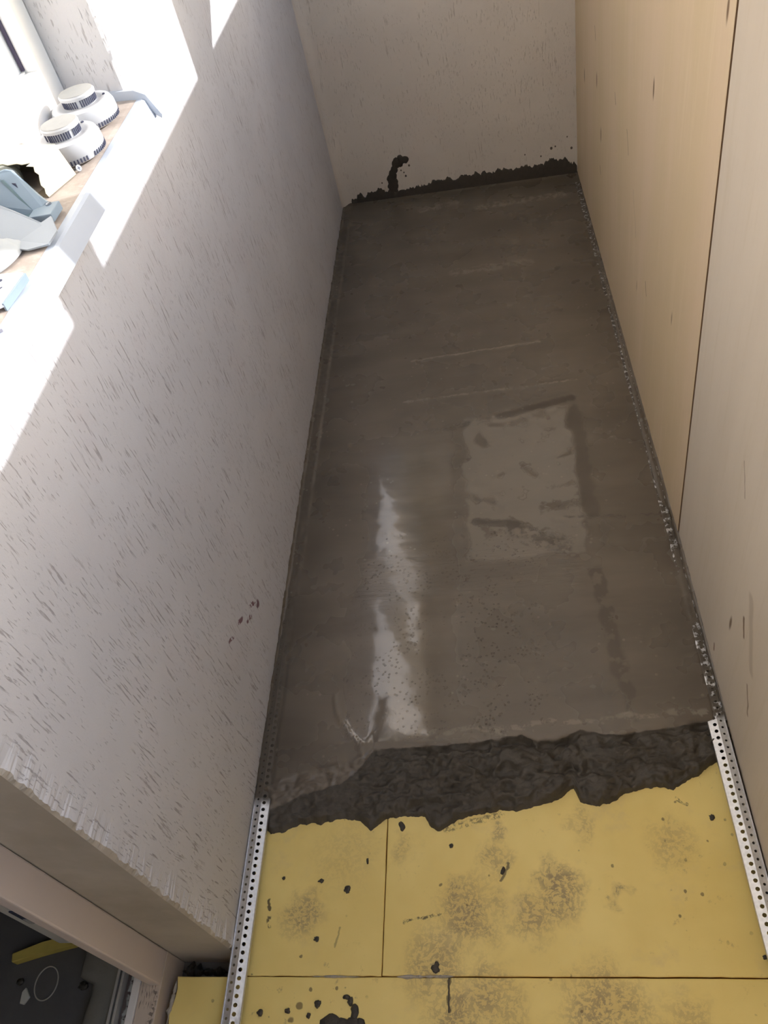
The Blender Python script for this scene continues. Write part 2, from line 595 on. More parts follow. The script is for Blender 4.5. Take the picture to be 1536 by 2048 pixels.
m_sill = sill_mat()
m_sill_lip = simple('white_sill_lip', (.50, .55, .63), .35, var=.03)
m_plastic = simple('white_detector_plastic', (.50, .51, .53), .35, var=.03)
m_dusty = simple('dusty_white_plastic', (.33, .33, .32), .6, var=.12, scale=50)
m_slot = simple('dark_vent_gap', (.045, .05, .09), .6)
m_lug = simple('violet_grey_plastic', (.30, .28, .40), .6)
m_card = simple('cream_carton', (.52, .485, .36), .75, var=.05)
m_card_in = simple('carton_inside', (.24, .19, .13), .8, var=.2)
m_bluegrey = simple('blue_grey_plastic', (.24, .31, .38), .42, var=.08, scale=30)
m_bluegrey_d = simple('dark_blue_grey_plastic', (.12, .19, .22), .45, var=.1)
m_steel = simple('bright_steel', (.30, .34, .40), .28, metal=.9)
m_paper = simple('white_crumpled_plastic', (.46, .49, .51), .45, var=.05, scale=20)
m_greypaper = simple('grey_white_sheet', (.38, .42, .47), .6, var=.05)
m_offcut = simple('yellow_foam_offcut', (.62, .50, .12), .7, var=.15, scale=40)
m_ring = simple('pale_wire', (.50, .48, .42), .5)
m_chip = simple('pale_chip', (.62, .62, .56), .7)
m_rail = simple('aluminium_rail', (.62, .62, .60), .4, metal=.5)


def pane_mat():
    t = NT('white_filmed_glass')
    t.b.inputs['Coat Weight'].default_value = 1.0
    t.b.inputs['Coat Roughness'].default_value = .02
    return t.set((.86, .87, .88), .5, spec=.5)


m_pane = pane_mat()


def clear_glass():
    t = NT('clear_pane')
    tr = t.n('ShaderNodeBsdfTransparent'); gl = t.n('ShaderNodeBsdfGlossy'); mx = t.n('ShaderNodeMixShader')
    tr.inputs[0].default_value = (.93, .95, .94, 1); gl.inputs['Roughness'].default_value = .02
    fr = t.n('ShaderNodeFresnel'); fr.inputs[0].default_value = 1.45
    t.t.links.new(fr.outputs[0], mx.inputs[0]); t.t.links.new(tr.outputs[0], mx.inputs[1]); t.t.links.new(gl.outputs[0], mx.inputs[2])
    t.t.links.new(mx.outputs[0], t.t.nodes['Material Output'].inputs[0])
    return t.m


m_glass = clear_glass()
m_blue = simple('blue_print', (.16, .42, .68), .5)
m_white_lbl = simple('white_label', (.82, .82, .80), .6)

# ------------------------------------------------------------------ large structure
XL = -.605          # plaster face of the left wall
XF = -.735          # face of the door frame


def ragged(z, seed, amp=.0040):
    z = np.asarray(z)
    return amp * (fbm(z * 75, seed, 4) * 1.5), amp * (fbm(z * 75, seed + 9.3, 4) * 1.5)


# left wall: loft strips with ragged arrises where the render turns into the reveals
def strip_panel(V, F, FM, cols, zs, seed, rag_col, matidx):
    """cols: list of (x,y); rag_col: index of the ragged column or None"""
    base = len(V)
    for i, z in enumerate(zs):
        for k, (x, y) in enumerate(cols):
            dx = dy = 0.0
            if k == rag_col:
                a, b = ragged(np.array([z]), seed)
                dx, dy = float(a[0]), float(b[0])
            V.append((x + dx, y + dy, z))
    n = len(cols)
    for i in range(len(zs) - 1):
        for k in range(n - 1):
            F.append((base + i * n + k, base + i * n + k + 1, base + (i + 1) * n + k + 1, base + (i + 1) * n + k))
            FM.append(matidx[k])


V, F, FM = [], [], []
zs_low = list(np.arange(-.10, 1.0801, .004)) + [1.084]
zs_hi = list(np.arange(1.084, 1.60, .004)) + [1.7, 2.0, 2.45]
strip_panel(V, F, FM, [(-.86, .354), (XF, .354), (-.609, .354), (XL, .359), (XL, .40), (XL, 1.44), (XL, 3.13)], zs_low, 3.1, 3, [1, 1, 1, 0, 0, 0])
strip_panel(V, F, FM, [(-.86, 1.44), (-.66, 1.44), (-.609, 1.44), (XL, 1.445), (XL, 1.50), (XL, 3.13)], zs_hi, 8.7, 3, [0, 0, 0, 0, 0])
# cap of the low wall, lintels and the wall beyond the door behind the viewer
b = len(V); V += [(-.86, .354, 1.084), (XL, .359, 1.084), (XL, 1.44, 1.084), (-.86, 1.44, 1.084)]; F.append((b, b + 1, b + 2, b + 3)); FM.append(0)
wall = mesh('wall_left', V, F, None)
for m in (m_plaster, m_reveal): wall.data.materials.append(m)
wall.data.polygons.foreach_set('material_index', FM)
tag(wall, kind='structure')
box('wall_left_core', (-.86, -.62, .37, 1.43, -.1, 1.08), m_plaster, wall)
box('wall_left_core', (-.86, -.62, 1.46, 3.13, -.1, 2.45), m_plaster, wall)
box('wall_left_lintel', (-.86, XL, -.55, 1.44, 2.12, 2.45), m_plaster, wall)
box('wall_left_pier', (-.86, XL, -1.7, -.55, -.1, 2.45), m_plaster, wall)
for i, o in enumerate([c for c in wall.children]):
    o.name = ['wall_core', 'wall_core.001', 'lintel', 'pier'][i]

# end wall (slightly out of square) with a rounded left corner
yb0, yb1 = 3.127, 3.077
vs, fs = [], []
xs = [-.605, -.603, -.596, -.585, -.571, -.555] + list(np.linspace(-.5, .345, 8))
off = [-.05, -.032, -.018, -.008, -.002, 0] + [0] * 8
zz = [-.1, .5, 1.2, 2.45]
for z in zz:
    for x, q in zip(xs, off):
        vs.append((x, yb0 + (x + .605) / .95 * (yb1 - yb0) + q, z))
n = len(xs)
for i in range(3):
    for k in range(n - 1): fs.append((i * n + k, i * n + k + 1, (i + 1) * n + k + 1, (i + 1) * n + k))
wb = tag(mesh('wall_back', vs, fs, m_plaster_back, smooth=True), kind='structure')
box('wall_core', (-.86, .46, 3.15, 3.3, -.1, 2.45), m_outer, wb)

# right side: parapet core lined with two plywood sheets
wr = tag(box('wall_right', (.375, .47, -1.7, 3.13, -.1, 1.297), m_outer), kind='structure')


def xr(y): return .358 - max(0, (y - 1.25)) * .0115   # face of the plywood


def sheet(y0, y1, shift, tilt, mat):
    # tilt: how much the sheet's vertical edges lean, as in the photograph
    x0, x1 = xr(y0) + shift, xr(y1) + shift
    z0, z1 = -.028, 1.297
    t = .010
    pts = [(x0, y0 - tilt[0], z0), (x1, y1 - tilt[1], z0), (x1, y1 + tilt[1], z1), (x0, y0 + tilt[0], z1)]
    o = prism('plywood_sheet', pts, (t, 0, 0), mat, wr, bev=.0009)
    o.data.materials.append(m_ply_edge)
    for p in o.data.polygons:
        if abs(p.normal.y) > .8: p.material_index = 1
    return o


sheet(1.264, 3.085, -.001, (.017, 0), m_ply_far)
sheet(-1.69, 1.256, 0, (0, .017), m_ply_near)
box('seam_shadow_batten', (.3695, .3745, 1.20, 1.32, 0, 1.296), m_ply_edge, wr).name = 'batten'
box('rail_cap', (.345, .475, -1.7, 3.12, 1.2985, 1.309), m_pvc, wr).name = 'parapet_capping'

# glazing above the parapet: rail, mullions and an open sash
gl = tag(empty('window_2', (.43, .7, 1.33)), kind='structure')
gi = Vector((.43, .7, 1.33))


def gbox(name, b, mat):
    x0, x1, y0, y1, z0, z1 = b
    return box(name, (x0 - gi.x, x1 - gi.x, y0 - gi.y, y1 - gi.y, z0 - gi.z, z1 - gi.z), mat, gl)


for (a, b_) in [(-1.70, -1.62), (-.80, -.68), (.30, .42), (1.465, 1.592), (2.372, 2.505), (3.04, 3.10)]:
    gbox('mullion', (.40, .455, a, b_, 1.309, 2.36), m_pvc)
gbox('head_rail', (.40, .455, -1.7, 3.1, 2.36, 2.45), m_pvc)
sash = tag(empty('window_3', (.40, 2.47, 1.318)), kind='structure')
for nm, bx in [('sash_rail', (-.36, 0, -.03, .03, -.004, .075)), ('sash_rail', (-.36, 0, -.03, .03, .93, 1.0)),
               ('sash_stile', (-.36, -.29, -.03, .03, .075, .93)), ('sash_stile', (-.07, 0, -.03, .03, .075, .93))]:
    box(nm, bx, m_pvc, sash)
box('pane', (-.29, -.07, -.004, .004, .075, .93), m_glass, sash)

tag(box('ceiling', (-.86, .47, -1.7, 3.3, 2.45, 2.55), simple('ceiling_white', (.80, .79, .77), .9)), kind='structure')
tag(box('wall_near', (-.86, .47, -1.8, -1.7, -.1, 2.45), m_plaster), kind='structure')
fl = tag(box('floor', (-.86, .47, -1.7, 3.3, -.16, -.1), simple('subfloor', (.16, .15, .14), .9)), kind='structure')
# the room behind the door
rm = tag(box('floor_room', (-4.0, -.86, -1.7, 3.3, -.16, -.1), m_concrete), kind='structure')
tag(box('wall_room_far', (-4.1, -4.0, -1.7, 3.3, -.16, 2.55), m_room_wall), kind='structure')
tag(box('wall_room_end', (-4.0, -.86, 3.3, 3.4, -.16, 2.55), m_room_wall), kind='structure')
tag(box('wall_room_near', (-4.0, -.86, -1.8, -1.7, -.16, 2.55), m_room_wall), kind='structure')
tag(box('ceiling_room', (-4.0, -.86, -1.7, 3.3, 2.45, 2.55), m_room_wall), kind='structure')
tag(box('ground', (-2, 220, -160, 160, -9.1, -9.0), simple('distant_ground', (.22, .21, .18), .95)), kind='structure')

# ------------------------------------------------------------------ door: frame, threshold, folded leaf
d1 = tag(empty('door_1', (-.77, .3, 0)), kind='structure')
di = Vector((-.77, .3, 0))


def dbox(name, b, mat, bev=.0015, parent=d1):
    x0, x1, y0, y1, z0, z1 = b
    return box(name, (x0 - di.x, x1 - di.x, y0 - di.y, y1 - di.y, z0 - di.z, z1 - di.z), mat, parent, bev)


dbox('door_jamb', (-.758, XF, .296, .353, -.0095, 2.1), m_pvc_old, .003)
dbox('jamb_rebate', (-.806, -.7585, .3285, .353, -.045, 2.1), m_pvc_old, .002)
dbox('door_jamb', (-.806, XF, -.53, -.472, -.045, 2.1), m_pvc_old, .003)
dbox('door_head', (-.806, XF, -.47, .295, 2.04, 2.1), m_pvc_old, .003)
th = dbox('threshold', (-.775, XF, -.47, .3535, -.098, -.010), m_film, .002)
dbox('white_strip', (-.790, -.7755, -.47, .318, -.09, -.007), m_pvc, .001)
dbox('drain_channel', (-.812, -.7905, -.47, .318, -.09, -.028), m_drip, 0)
dbox('rail', (-.8175, -.8125, -.47, .325, -.09, -.010), m_rail, .0006)
dbox('rail', (-.828, -.823, -.47, .325, -.09, -.012), m_rail, .0006)
dbox('rail_gap', (-.8225, -.818, -.47, .325, -.09, -.03), m_gasket, 0)
# leaf folded back against the inside of the wall, its edge with the latch slot towards us
leaf = dbox('door_leaf', (-.926, -.863, .3525, .86, .052, 2.0), m_pvc, .002)
leaf.data.materials[0] = simple('grey_white_leaf', (.62, .61, .57), .5)
dbox('latch_slot', (-.905, -.889, .3500, .3527, .195, .262), m_slot, 0, leaf)
dbox('latch_plate', (-.901, -.893, .3488, .3502, .200, .222), m_rail, 0, leaf)

# mortar ledge between threshold and room floor, uneven edge
ys = np.linspace(-.3, .362, 60)
vs, fs = [], []
for i, y in enumerate(ys):
    e = -.885 - .018 * fbm(np.array([y * 9]), np.array([2.0]), 3)[0] - (.03 if y > .31 else 0) * 1.0
    zt = -.028
    h = fbm(np.array([y * 30]), np.array([5.0]), 3)[0] * .003
    vs += [(-.829, y, zt), (-.855, y, zt + h), (e + .012, y, zt - .006 + h), (e, y, zt - .02), (e - .008, y, -.1), (-.829, y, -.1)]
for i in range(len(ys) - 1):
    for k in range(5):
        a = i * 6 + k
        fs.append((a, a + 1, a + 7, a + 6))
tag(mesh('mortar_ledge', vs, fs, m_mortar_ledge, smooth=True), 'rough grey mortar ledge beside the door threshold rails', 'ledge')

# ------------------------------------------------------------------ window: frame, pane, sill
w1 = tag(empty('window_1', (-.74, .9, 1.11)), kind='structure')
wi = Vector((-.74, .9, 1.11))


def wbox(name, b, mat, bev=.0015):
    x0, x1, y0, y1, z0, z1 = b
    return box(name, (x0 - wi.x, x1 - wi.x, y0 - wi.y, y1 - wi.y, z0 - wi.z, z1 - wi.z), mat, w1, bev)


wbox('frame_stile', (-.78, -.71, 1.388, 1.4385, 1.105, 2.1), m_pvc, .002)
wbox('frame_rail', (-.78, -.71, .36, 1.3875, 1.105, 1.176), m_pvc, .002)
wbox('frame_stile', (-.78, -.71, .30, .3595, 1.105, 2.1), m_pvc, .002)
wbox('frame_head', (-.78, -.71, .36, 1.3875, 2.04, 2.1), m_pvc, .002)
wbox('gasket', (-.740, -.7345, 1.3835, 1.3878, 1.18, 2.04), m_gasket, 0)
wbox('gasket', (-.740, -.7345, .36, 1.3835, 1.1762, 1.179), m_pvc, 0)
wbox('pane', (-.752, -.742, .36, 1.388, 1.1765, 2.04), m_pane, 0)
# manufacturer's sticker: a blue letter-like wedge and square under it
lb = tag(empty('sticker', (-.7415, 1.325, 1.20)), 'small blue and white sticker on the window pane corner', 'sticker')
box('paper', (-.0004, .0002, -.062, .040, -.010, .075), m_white_lbl, lb)
prism('blue_square', [(.0004, -.001, .022), (.0004, .015, .022), (.0004, .015, .032), (.0004, -.001, .032)], (.0003, 0, 0), m_blue, lb)
prism('blue_letter', [(.0004, -.003, .034), (.0004, .003, .034), (.0004, .005, .040), (.0004, .009, .040), (.0004, .010, .034), (.0004, .015, .034), (.0004, .010, .056), (.0004, .006, .056)], (.0003, 0, 0), m_blue, lb)

sl = tag(empty('window_sill', (-.64, .9, 1.09)), 'dusty brown window sill with a white folded front edge', 'sill')
si = Vector((-.64, .9, 1.09))


def sprism(name, prof, y0, y1, mat, thick=None):
    pts = [(x - si.x, y0 - si.y, z - si.z) for x, z in prof]
    return prism(name, pts, (0, y1 - y0, 0), mat, sl)


sprism('sill_top', [(-.711, 1.088), (-.711, 1.100), (-.600, 1.0895), (-.590, 1.088), (-.590, 1.085)], .30, 1.4385, m_sill)
sprism('sill_lip', [(-.5905, 1.0842), (-.5905, 1.0886), (-.580, 1.0885), (-.576, 1.086), (-.568, 1.055), (-.571, 1.0545), (-.580, 1.0842)], .30, 1.455, m_sill_lip)
# end cap: upturned strip against the reveal, hooked over the lip
prism('end_cap', [(x - si.x, 1.4345 - si.y, z - si.z) for x, z in [(-.70, 1.098), (-.70, 1.114), (-.612, 1.106), (-.590, 1.104), (-.572, 1.094), (-.556, 1.058), (-.558, 1.052), (-.566, 1.058), (-.580, 1.086), (-.60, 1.089)]], (0, .006, 0), m_sill_lip, sl)

# ------------------------------------------------------------------ foam boards under the screed
ZB = -.03


def board(name_lbl, x0, x1, y0, y1, seed, dz=0.0, jag_left=False):
    # slab with softly irregular cut edges
    nx, ny = 40, 30
    rim = []
    for k in range(nx): rim.append((x0 + (x1 - x0) * k / nx, y0, 'b'))
    for k in range(ny): rim.append((x1, y0 + (y1 - y0) * k / ny, 'r'))
    for k in range(nx): rim.append((x1 - (x1 - x0) * k / nx, y1, 't'))
    for k in range(ny): rim.append((x0, y1 - (y1 - y0) * k / ny, 'l'))
    P = []
    for (x, y, s_) in rim:
        j = .0011 * fbm(np.array([x * 60 + seed]), np.array([y * 60 + 3]), 3)[0]
        if s_ in 'bt': y += j if s_ == 'b' else -abs(j)
        elif jag_left and s_ == 'l': x += .012 * fbm(np.array([y * 24]), np.array([seed]), 4)[0]
        else: x += j
        P.append((x, y))
    n_ = len(P)
    vs = [(x, y, ZB + dz) for x, y in P]
    cx, cy = (x0 + x1) / 2, (y0 + y1) / 2
    vs += [(x + (cx - x) * .0, y, -.1) for x, y in P]
    # bevelled top rim
    top = [(x + .0015 * (1 if x < cx else -1), y + .0015 * (1 if y < cy else -1), ZB + dz) for x, y in P]
    vs[:n_] = [(x, y, ZB + dz - .0015) for x, y in P]
    vs += top
    fs = [tuple(range(2 * n_, 3 * n_))]
    for i in range(n_):
        j = (i + 1) % n_
        fs.append((n_ + i, n_ + j, j, i))
        fs.append((i, j, 2 * n_ + j, 2 * n_ + i))
    o = mesh('insulation_board', vs, fs, m_xps)
    o.data.materials.append(m_xps_cut)
    for p in o.data.polygons:
        if abs(p.normal.z) < .3: p.material_index = 1
    return tag(o, name_lbl, 'insulation board', 'yellow foam boards')


board('yellow foam board in the left half, between left strip and the vertical joint', -.592, -.3270, .3172, 1.2, 1.0)
board('large yellow foam board running from the vertical joint to the plywood', -.3252, .350, .3176, 1.2, 2.0, .0006)
board('nearest yellow foam board, across the bottom and reaching the door', -.712, .350, -.3, .3158, 3.0, -.0006, True)
# thin cut in the near board
cut = mesh('knife_cut', [(-.2065, .3146, ZB + .0002), (-.2045, .3146, ZB + .0002), (-.2055, .262, ZB + .0002), (-.2075, .262, ZB + .0002),
                         (-.2065, .3146, ZB + .0009), (-.2045, .3146, ZB + .0009), (-.2055, .262, ZB + .0009), (-.2075, .262, ZB + .0009)],
           [(0, 1, 2, 3), (4, 5, 6, 7), (0, 1, 5, 4), (1, 2, 6, 5), (2, 3, 7, 6), (3, 0, 4, 7)], m_darkmud, bpy.data.objects['insulation_board.002'])
cut.name = 'cut_line'


def crust(name, x0, y0, x1, y1, wdt, h, mat, label, cat, seed, z=ZB, group=None):
    """a bead of squeezed material of uneven width along a line"""
    n_, m_ = 90, 7
    vs, fs = [], []
    dx, dy = x1 - x0, y1 - y0
    L = math.hypot(dx, dy); ux, uy = dx / L, dy / L
    for i in range(n_ + 1):
        t_ = i / n_
        wv = wdt * max(.08, .55 + .9 * fbm(np.array([t_ * L * 60 + seed]), np.array([seed]), 3)[0]) * min(1, 6 * t_, 6 * (1 - t_)) + 1e-4
        for k in range(m_):
            q = (k / (m_ - 1) - .5) * 2
            px = x0 + dx * t_ - uy * q * wv
            py = y0 + dy * t_ + ux * q * wv
            hh = h * (1 - q * q) * (.6 + .8 * vnoise(px * 260, py * 260))
            vs.append((px, py, z - .0012 + hh * min(1, wv / wdt + .2)))
    for i in range(n_):
        for k in range(m_ - 1):
            a = i * m_ + k
            fs.append((a, a + 1, a + m_ + 1, a + m_))
    return tag(mesh(name, vs, fs, mat, smooth=True), label, cat, group)


crust('glue_bead', -.30, .3163, -.195, .3175, .0045, .004, m_glue, 'grey crumbly filler squeezed from the long joint, right of the corner', 'filler', 2.0)
crust('glue_bead', -.455, .3165, -.365, .3158, .0026, .003, m_glue, 'thin grey filler smear in the long joint, left of the corner', 'filler', 6.0)
crust('glue_bead', -.716, .31, -.722, .20, .008, .006, m_glue, 'grey crumbly filler on the foam edge beside the door threshold', 'filler', 9.0, z=ZB - .003)
crust('mortar_fillet', -.735, .337, -.612, .335, .020, .018, m_darkmud, 'dark mortar in the gap below the door reveal', 'mortar', 4.0, z=-.095)

# ------------------------------------------------------------------ the screed
toe = [(-.618, .632), (-.603, .600), (-.588, .586), (-.571, .576), (-.547, .572), (-.509, .589), (-.462, .59), (-.415, .599), (-.383, .594), (-.36, .575), (-.34, .587), (-.327, .598), (-.25, .598), (-.238, .577), (-.22, .564), (-.2, .581), (-.175, .59), (-.14, .6), (-.101, .605), (-.062, .602), (-.022, .613), (.017, .623), (.047, .644), (.056, .616), (.087, .609), (.121, .617), (.142, .631), (.181, .639), (.201, .644), (.232, .635), (.263, .652), (.288, .663), (.315, .682), (.337, .693), (.37, .70)]
lip = [(-.62, .655), (-.585, .660), (-.51, .690), (-.447, .700), (-.40, .710), (-.375, .722), (-.359, .736), (-.257, .737), (-.194, .738), (-.091, .747), (-.045, .752), (-.015, .738), (.03, .738), (.071, .757), (.129, .744), (.159, .744), (.227, .75), (.334, .763), (.37, .765)]
tx, ty = zip(*toe); lx, ly = zip(*lip)


CLODS = [(-.055, .712, .038, .024, .013), (.040, .716, .026, .018, .011), (-.10, .700, .026, .018, .009), (.085, .640, .042, .030, .010), (-.20, .705, .045, .020, .009),
         (-.29, .690, .045, .022, .007), (.0, .650, .036, .024, .008), (.155, .712, .040, .018, .010), (.27, .72, .05, .02, .006), (-.14, .655, .03, .02, .006), (.22, .668, .035, .018, .006)]


def build_screed():
    x0, x1 = -.6045, .3585
    NX = 300
    xs_ = np.linspace(x0, x1, NX)
    T = np.interp(xs_, tx, ty) + .0055 * fbm(xs_ * 60, 1.5 + 0 * xs_, 4) - .003 * np.abs(fbm(xs_ * 130, 3.5 + 0 * xs_, 2))
    Lp = np.interp(xs_, lx, ly) + .0025 * fbm(xs_ * 60, 4.5 + 0 * xs_, 3)
    rows = []; torn = []
    NF = 70
    roughx = np.interp(xs_, [-.6, -.40, -.34, .36], [.45, .5, 1.0, 1.0])
    for i in range(NF):
        t_ = i / NF
        y = T + (Lp - T) * t_
        X, Y = xs_, y
        prof = np.interp(t_, [0, .05, .16, .45, .75, .90, .955, 1.0], [-.0305, -.0200, -.0150, -.0135, -.0125, -.0135, -.0105, -.0014])
        smoothp = np.interp(t_, [0, .10, .40, .75, 1.0], [-.0305, -.0190, -.0130, -.0050, -.0004])
        base = smoothp + (prof - smoothp) * np.clip((roughx - .5) * 2, 0, 1)
        lumps = fbm(X * 15, Y * 22, 3) * .0110 + (np.abs(fbm(X * 24 + 5, Y * 34, 4)) * -.0230 + .0060) + np.abs(fbm(X * 90, Y * 110, 3)) * -.0030
        for (cx, cy, rx, ry, hh) in CLODS:
            d2 = ((X - cx) / rx) ** 2 + ((Y - cy) / ry) ** 2
            lumps = lumps + hh * np.sqrt(np.clip(1 - d2, 0, 1)) * (.75 + .5 * np.abs(fbm(X * 90 + 3, Y * 90, 3)))
        env = min(1, t_ * 9) * (1 - max(0, (t_ - .9) / .1) * .75)
        z = base + lumps * env * roughx
        z = np.minimum(z, .002)
        dy_ = fbm(X * 70 + 9, Y * 70, 3) * .0040 * env * roughx
        rows.append(np.stack([X, Y + dy_, z], 1))
        lim = np.interp(X, [-.6, -.42, -.36, -.34], [.42, .62, .95, .99])
        torn.append(1.0 / (1.0 + np.exp(np.clip((t_ - lim) * 28, -30, 30))))
    # smooth floated slab
    yy = np.concatenate([np.linspace(0, .10, 30)[0:], np.linspace(.10, 1, 470)[1:]])
    yend = yb0 + (xs_ + .605) / .95 * (yb1 - yb0) - .002
    for s_ in yy:
        Y = Lp + (yend - Lp) * s_
        X = xs_
        z = .0007 * fbm(X * 5, Y * 5, 2) + .00035 * fbm(X * 9, Y * 34 + X * 4, 2)
        # scraping ridge lines
        def ridge(p0, p1, wd, h):
            dx, dy = p1[0] - p0[0], p1[1] - p0[1]
            t_ = np.clip(((X - p0[0]) * dx + (Y - p0[1]) * dy) / (dx * dx + dy * dy), 0, 1)
            wob = .004 * fbm(X * 40, Y * 40, 2)
            d = np.hypot(X - p0[0] - t_ * dx + wob, Y - p0[1] - t_ * dy)
            return h * np.exp(-(d / wd) ** 2)
        z = z + ridge((-.452, .860), (-.435, .805), .004, .0022) + ridge((-.435, .805), (-.385, .735), .0035, .0024) + ridge((-.385, .735), (-.372, .712), .004, .002)
        z = z + ridge((-.30, 2.03), (.10, 2.045), .006, .0008) + ridge((-.32, 1.835), (.19, 1.845), .006, .0007)
        z = z + ridge((-.225, 1.70), (.165, 1.775), .012, -.0006)
        z = z + ridge((-.24, .755), (.33, .775), .010, .0007)
        # thin cover over the perforated strips, worn through in places
        cl = np.clip((-.568 - X) / .006, 0, 1)
        cr = np.clip((X - .333) / .006, 0, 1)
        nl = fbm(X * 90, Y * 60, 3)
        cover_l = np.interp(Y, [.6, .72, .95, 1.1, 1.7, 3], [-.0040, -.0034, -.0018, .0004, .0026, .0030]) + .0012 * nl
        cover_r = np.interp(Y, [.7, .80, .95, 1.02, 1.18, 1.22, 1.33, 1.38, 3], [-.0042, -.0034, -.0012, .0014, .0010, -.0020, -.0016, .0030, .0030]) + .0012 * nl
        z = z * (1 - cl) + cover_l * cl
        z = z * (1 - cr) + cover_r * cr
        # meniscus against the walls, dragged up
        z = z + np.clip((-.5995 - X) / .005, 0, 1) * (.006 + .005 * nl) + np.clip((X - .3555 + np.clip(Y - 1.25, 0, 9) * .0115) / .004, 0, 1) * (.003 + .003 * nl)
        z = z + max(0, 1 - (1 - s_) / .006) * .004
        if s_ < .012: z = z - (1 - s_ / .012) * .0022 * roughx
        rows.append(np.stack([X, Y, z], 1)); torn.append(np.full(NX, 0.0))
    P = np.array(rows)
    NR = P.shape[0]
    # skirt down to the sub-floor keeps the slab a solid body
    idx = np.arange(NR * NX).reshape(NR, NX)
    q = np.stack([idx[:-1, :-1], idx[:-1, 1:], idx[1:, 1:], idx[1:, :-1]], -1).reshape(-1, 4)
    me = bpy.data.meshes.new('screed')
    me.vertices.add(NR * NX); me.vertices.foreach_set('co', P.reshape(-1))
    nf = len(q)
    me.loops.add(nf * 4); me.loops.foreach_set('vertex_index', q.reshape(-1))
    me.polygons.add(nf); me.polygons.foreach_set('loop_start', np.arange(nf) * 4); me.polygons.foreach_set('loop_total', np.full(nf, 4))
    me.update(calc_edges=True)
    ta = me.attributes.new('torn', 'FLOAT', 'POINT'); ta.data.foreach_set('value', np.array(torn).reshape(-1).astype(np.float32))
    me.polygons.foreach_set('use_smooth', np.ones(nf, bool))
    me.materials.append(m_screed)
    o = bpy.data.objects.new('screed', me)
    COL.objects.link(o)
    return tag(o, 'wet grey brown cement screed floated smooth, with a torn front edge', 'screed')


build_screed()

# clods pushed up along the torn edge
def clod(x, y, z, rx, ry, rz, seed, name, mat, label=None, cat=None, group=None, sub=4, amp=.35, fr=60):
    bm = bmesh.new()
    bmesh.ops.create_icosphere(bm, subdivisions=sub, radius=1.0)
    for v in bm.verts:
        p = v.co
        n_ = fbm(np.array([p.x * 2.1 + seed + p.z]), np.array([p.y * 2.1 + p.z * 1.7 + seed]), 4)[0]
        s_ = 1 + amp * n_
        v.co = Vector((p.x * rx * s_, p.y * ry * s_, p.z * rz * s_))
    o = obj(name, bm, mat, smooth=True)
    o.location = (x, y, z)
    return tag(o, label, cat, group)



# ------------------------------------------------------------------ perforated steel strips
PITCH = .0139


def strip(x_wall, x_wall_far, sgn, y0, y1, label):
    """sgn +1: lies to the right of the wall line x_wall; holes are real"""
    root = empty('perforated_profile', (x_wall, y0, 0))
    n_ = int((y1 - y0) / PITCH)
    V_, F_ = [], []

    def cell(u0, u1, zf, ya, yb, r, cu):
        b_ = len(V_)
        um, ym = cu, (ya + yb) / 2
        per = [(u0, ya), (um, ya), (u1, ya), (u1, ym), (u1, yb), (um, yb), (u0, yb), (u0, ym)]
        for (u, y) in per: V_.append((u, y))
        for k in range(8):
            a = math.radians(225 + 45 * k)
            V_.append((um + r * math.cos(a), ym + r * math.sin(a)))
        for k in range(8):
            j = (k + 1) % 8
            F_.append((b_ + k, b_ + j, b_ + 8 + j, b_ + 8 + k))

    A0, A1, B1 = .0015, .0150, .0315
    for i in range(n_):
        ya = i * PITCH
        cell(A1, B1, None, ya, ya + PITCH, .0037, A1 + .0058)
    for i in range(n_):
        ya = i * PITCH + PITCH / 2
        cell(A0, A1, None, ya, ya + PITCH, .0024, A0 + .0066)
    Lx = n_ * PITCH

    def place(u, y):
        z = 0.0 if u <= A1 else -(u - A1) * .30
        base = (x_wall_far - x_wall) * (y / (y1 - y0))
        return (base + sgn * u, y, z)
    vs = [place(u, y) for u, y in V_]
    o = mesh('flange', vs, F_ if sgn > 0 else [f[::-1] for f in F_], m_zinc, root)
    sm = o.modifiers.new('thick', 'SOLIDIFY'); sm.thickness = .0007; sm.offset = 0
    # wall lip and hanging leg
    pts = lambda u0, u1, z0, z1: [place(u0, 0)[:2] + (z0,), place(u1, 0)[:2] + (z0,), place(u1, 0)[:2] + (z1,), place(u0, 0)[:2] + (z1,)]
    dl = ((x_wall_far - x_wall) * (Lx / (y1 - y0)), Lx, 0)
    prism('wall_lip', pts(.0002, .0014, -.0305, .0032), dl, m_zinc, root)
    prism('folded_edge', pts(.0315, .0324, -.0110, -.0046), dl, m_zinc, root)
    return tag(root, label, 'metal strip', 'perforated edge strips')


strip(-.6035, -.6040, 1, .175, 3.0, 'perforated galvanised steel strip at the foot of the plastered wall')
strip(.3565, .334, -1, .30, 3.0, 'perforated galvanised steel strip at the foot of the plywood lining')

